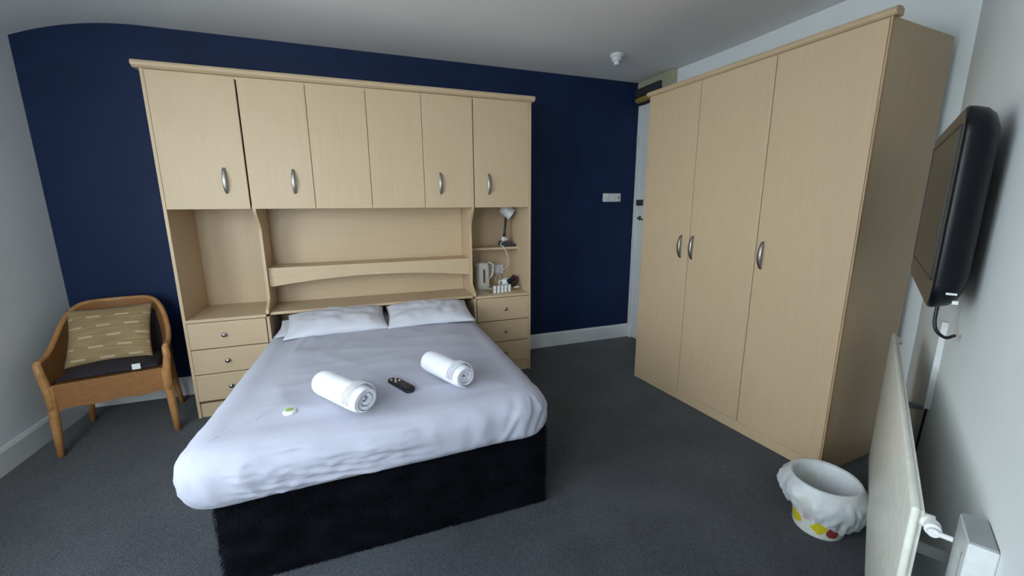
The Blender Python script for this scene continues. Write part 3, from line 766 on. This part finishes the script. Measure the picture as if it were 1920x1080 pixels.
# milk pots, 5 x 2
def milk_pot(label, loc):
    t = thing('milk_pot', label, 'milk pot', loc, 0, 'milk pots on the tower drawer top')
    MB().lathe([(.0125, 0), (.0145, .029), (.0, .029)], 16).build('cup', 'white_plastic', t, 40)
    MB().lathe([(.0163, .029), (.0163, .031), (.0, .0313)], 16).build('foil_lid', 'foil', t, 40)
ordn = ('first', 'second', 'third', 'fourth', 'fifth')
for r in range(2):
    for i in range(5):
        milk_pot('tiny white milk pot, %s from the kettle side in the %s layer' % (ordn[i], ('lower', 'upper')[r]), (2.184+.0345*i+.001*r, -.40+.004*i, ZDR+.0005+.0318*r))
# mug with sachets
mg = thing('mug', 'white mug holding dark sachets behind the milk pots', 'mug', (2.345, -.235, ZDR+.0005))
MB().lathe([(.0, .004), (.033, .0), (.038, .006), (.040, .085), (.0365, .085), (.0345, .01), (.0, .009)], 28).build('cup', 'porcelain', mg, 40)
MB().sweep(smooth_path([(-.036, 0, .07), (-.062, 0, .066), (-.066, 0, .04), (-.036, 0, .02)]), .006, 8).build('handle', 'porcelain', mg, True)
def sachet(label, loc, rot, m, s=(.030, .005, .075)):
    o = MB().box(-s[0], s[0], -s[1], s[1], -s[2]/2, s[2]/2, .003).build('sachet', m, None, 40); o.location = loc; o.rotation_euler = rot
    return tag(o, label, 'sachet', 'drink sachets by the mug')
sachet('black coffee sachet leaning out of the mug to the left', (2.372, -.295, .778), (R_(15), R_(62), R_(15)), 'black_plastic')
sachet('dark red tea sachet sticking up at the right of the mug', (2.405, -.275, .785), (R_(-20), R_(35), R_(-10)), 'purple')
sachet('grey sachet lying across the mug top', (2.392, -.32, .757), (R_(40), R_(-10), R_(20)), 'dark_grey')
sachet('crumpled pale sachet at the right behind the milk pots', (2.405, -.35, .725), (R_(75), R_(20), R_(50)), 'tag', (.022, .004, .045))

# ------------------------------------------------------------------ TV wall: television, radiator, socket box
ang = math.atan2(D_.y, D_.x)
def wthing(name, label, cat, s, n, z): return thing(name, label, cat, wallpt(s, n, z), ang)
# local axes: +x along the wall away from the camera, +y into the room
tv = wthing('television', 'wall mounted black flat television seen edge on above the radiator', 'television', -.885, 0, 1.13)
TW, TH = .435, .565
def rrect(hw, h, r, n=12):
    pts = []
    for cx, cz, a0 in ((hw-r, h-r, 0), (-hw+r, h-r, 90), (-hw+r, r, 180), (hw-r, r, 270)):
        for k in range(n+1):
            a = math.radians(a0+90*k/n); pts.append((cx+r*math.cos(a), cz+r*math.sin(a)))
    return pts
def tvbody():
    secs = [(.026, .78, .76), (.030, .87, .84), (.042, .94, .92), (.060, .985, .97), (.084, 1, .995), (.096, 1, 1), (.101, .993, .99), (.1025, .98, .972)]
    v = []; f = []; n = 0
    for y, kx, kz in secs:
        rr = rrect(TW*kx, TH*kz, .075*kx); n = len(rr)
        for x, z in rr: v.append((x, y, z+TH*(1-kz)/2))
    for i in range(len(secs)-1):
        for k in range(n): f.append((i*n+k, i*n+(k+1) % n, (i+1)*n+(k+1) % n, (i+1)*n+k))
    f.append(tuple(range(n))); f.append(tuple((len(secs)-1)*n+k for k in range(n-1, -1, -1)))
    return MB().raw(v, f)
tvbody().build('casing', 'black_case', tv, 60)
MB().prism([(x*.985, z*.972+.006) for x, z in rrect(TW, TH, .07)], 'y', .1005, .1030).build('bezel', 'black_gloss', tv)
MB().box(-TW+.075, TW-.055, .1015, .1050, .085, TH-.05, .001).build('screen', 'screen', tv)
fr = MB()
for b in ((-TW+.071, -TW+.077, .081, TH-.046), (TW-.057, TW-.051, .081, TH-.046), (-TW+.071, TW-.051, .081, .087), (-TW+.071, TW-.051, TH-.052, TH-.046)):
    fr.box(b[0], b[1], .102, .1062, b[2], b[3], .001)
fr.build('screen_trim', 'black_plastic', tv)
MB().box(-.12, .12, 0, .034, .18, .40, .004).build('wall_bracket', 'black_plastic', tv)
MB().box(-TW-.0012, -TW+.001, .052, .074, .052, .058, .0004).build('torn_sticker', 'tag', tv)
MB().box(-TW-.0012+.004, -TW+.006, .046, .058, .026, .036, .0004).build('torn_sticker', 'tag', tv)
MB().sweep(smooth_path([(-.20, .060, .01), (-.205, .062, -.06), (-.215, .055, -.10), (-.24, .035, -.115), (-.26, .018, -.10)]), .005, 8).build('power_cable', 'black_plastic', tv, True)
# cable trunking
tk = wthing('cable_trunking', 'white plastic cable trunking running down the wall below the television', 'trunking', -.80, 0, .66)
MB().prism([(-.035, 0), (-.033, .016), (-.012, .016), (-.010, 0)], 'z', 0, .345).build('channel', 'white_plastic', tk)
MB().sweep(smooth_path([(-.022, .008, .0), (-.015, .010, -.10), (.0, .012, -.22), (.02, .012, -.36)]), .004, 6).build('cable', 'black_plastic', tk, True)
# radiator
rd = wthing('radiator', 'cream flat panel radiator mounted low on the right wall', 'radiator', -1.16, 0, .19)
RL, RH = .745, .65
MB().box(-RL, RL, .108, .122, 0, RH, .006, 3).build('front_panel', 'radiator', rd, 40)
MB().box(-RL+.012, RL-.012, .100, .109, .012, RH-.008, .003).build('rear_skin', 'radiator', rd, 40)
for x in (-RL+.02, RL-.02):
    for z in (.03, RH-.03): MB().sweep([(x, .084, z), (x, .112, z)], .014, 10).build('header_boss', 'radiator', rd, True)
for x in (-RL+.25, RL-.25):
    for z in (.12, RH-.24): MB().box(x-.008, x+.008, 0, .10, z-.012, z+.012, .002).build('wall_bracket', 'grey_plastic', rd)
vl = MB().lathe([(.013, 0), (.013, .02), (.009, .022), (.009, .03), (.0, .03)], 14, mtx=Matrix.Translation((-RL+.012, .088, RH-.03)) @ Matrix.Rotation(-math.pi/2, 4, 'Y'))
vl.sweep([(-RL-.014, .088, RH-.03), (-RL-.015, .062, RH-.03)], .005, 8)
vl.build('bleed_valve', 'white_plastic', rd, 40)
for x, k in ((-RL+.03, 1), (RL-.03, 1)):
    MB().sweep([(x, .085, .02), (x, .085, -.03), (x, .075, -.06), (x, .075, -.185)], .008, 8).build('pipe', 'white_plastic', rd, True)
MB().lathe([(.014, 0), (.016, .03), (.013, .06), (.0, .062)], 14, c=(-RL-.012, .09, .30)).build('thermostat_valve', 'white_plastic', rd, 40)
# socket box at the lower right
sb = wthing('socket_box', 'white surface mounted box with grey top on the wall beside the radiator', 'wall box', -1.853, 0, .52)
MB().box(-.055, .05, 0, .040, 0, .286, .003).build('body', 'white_plastic', sb)
MB().box(-.052, .047, .002, .038, .286, .290, .001).build('grey_top', 'grey_plastic', sb)  # thin grey layer on top of the white body
MB().box(-.035, -.031, .040, .0415, .02, .25).build('seam', 'grey_plastic', sb)

# ------------------------------------------------------------------ waste bin
wb = thing('waste_bin', 'small round flower printed waste bin lined with a white bag by the radiator', 'bin', (3.0, -2.625, 0))
MB().lathe([(.0, .004), (.092, .0), (.096, .006), (.125, .235), (.128, .24), (.122, .24), (.092, .010), (.0, .010)], 40).build('tub', 'bin', wb, 45)
def bag(u, v):
    a = 2*math.pi*u; fold = nz(math.cos(a)*2.4, math.sin(a)*2.4, v*1.4); fine = nz(math.cos(a)*7, math.sin(a)*7, v*5)
    if v < .45:      # inside, from the bottom up to the rim
        t = v/.45; r = lerp(.085, .119, t)*(1-.05*abs(fine)); z = lerp(.03, .248, t)
    else:
        t = (v-.45)/.55; skew = .5+.5*math.cos(a-math.radians(-75))       # hangs lower on the room side
        low_ = lerp(.135, .075, skew)
        r = .124+.040*math.sin(math.pi*min(1, t*.85))+.020*t*fold+.026*t*abs(fine)-.012*t*t+.010*abs(nz(math.cos(a)*11, math.sin(a)*11, 4))*t
        z = .250+.006*math.sin(math.pi*min(1, t/.15))-(.250-low_)*t**1.15+.025*fold*t+.012*fine*t
    return (r*math.cos(a), r*math.sin(a), z)
MB().grid(bag, 110, 44, True).build('bin_liner', 'bag', wb, True, fixn=False)
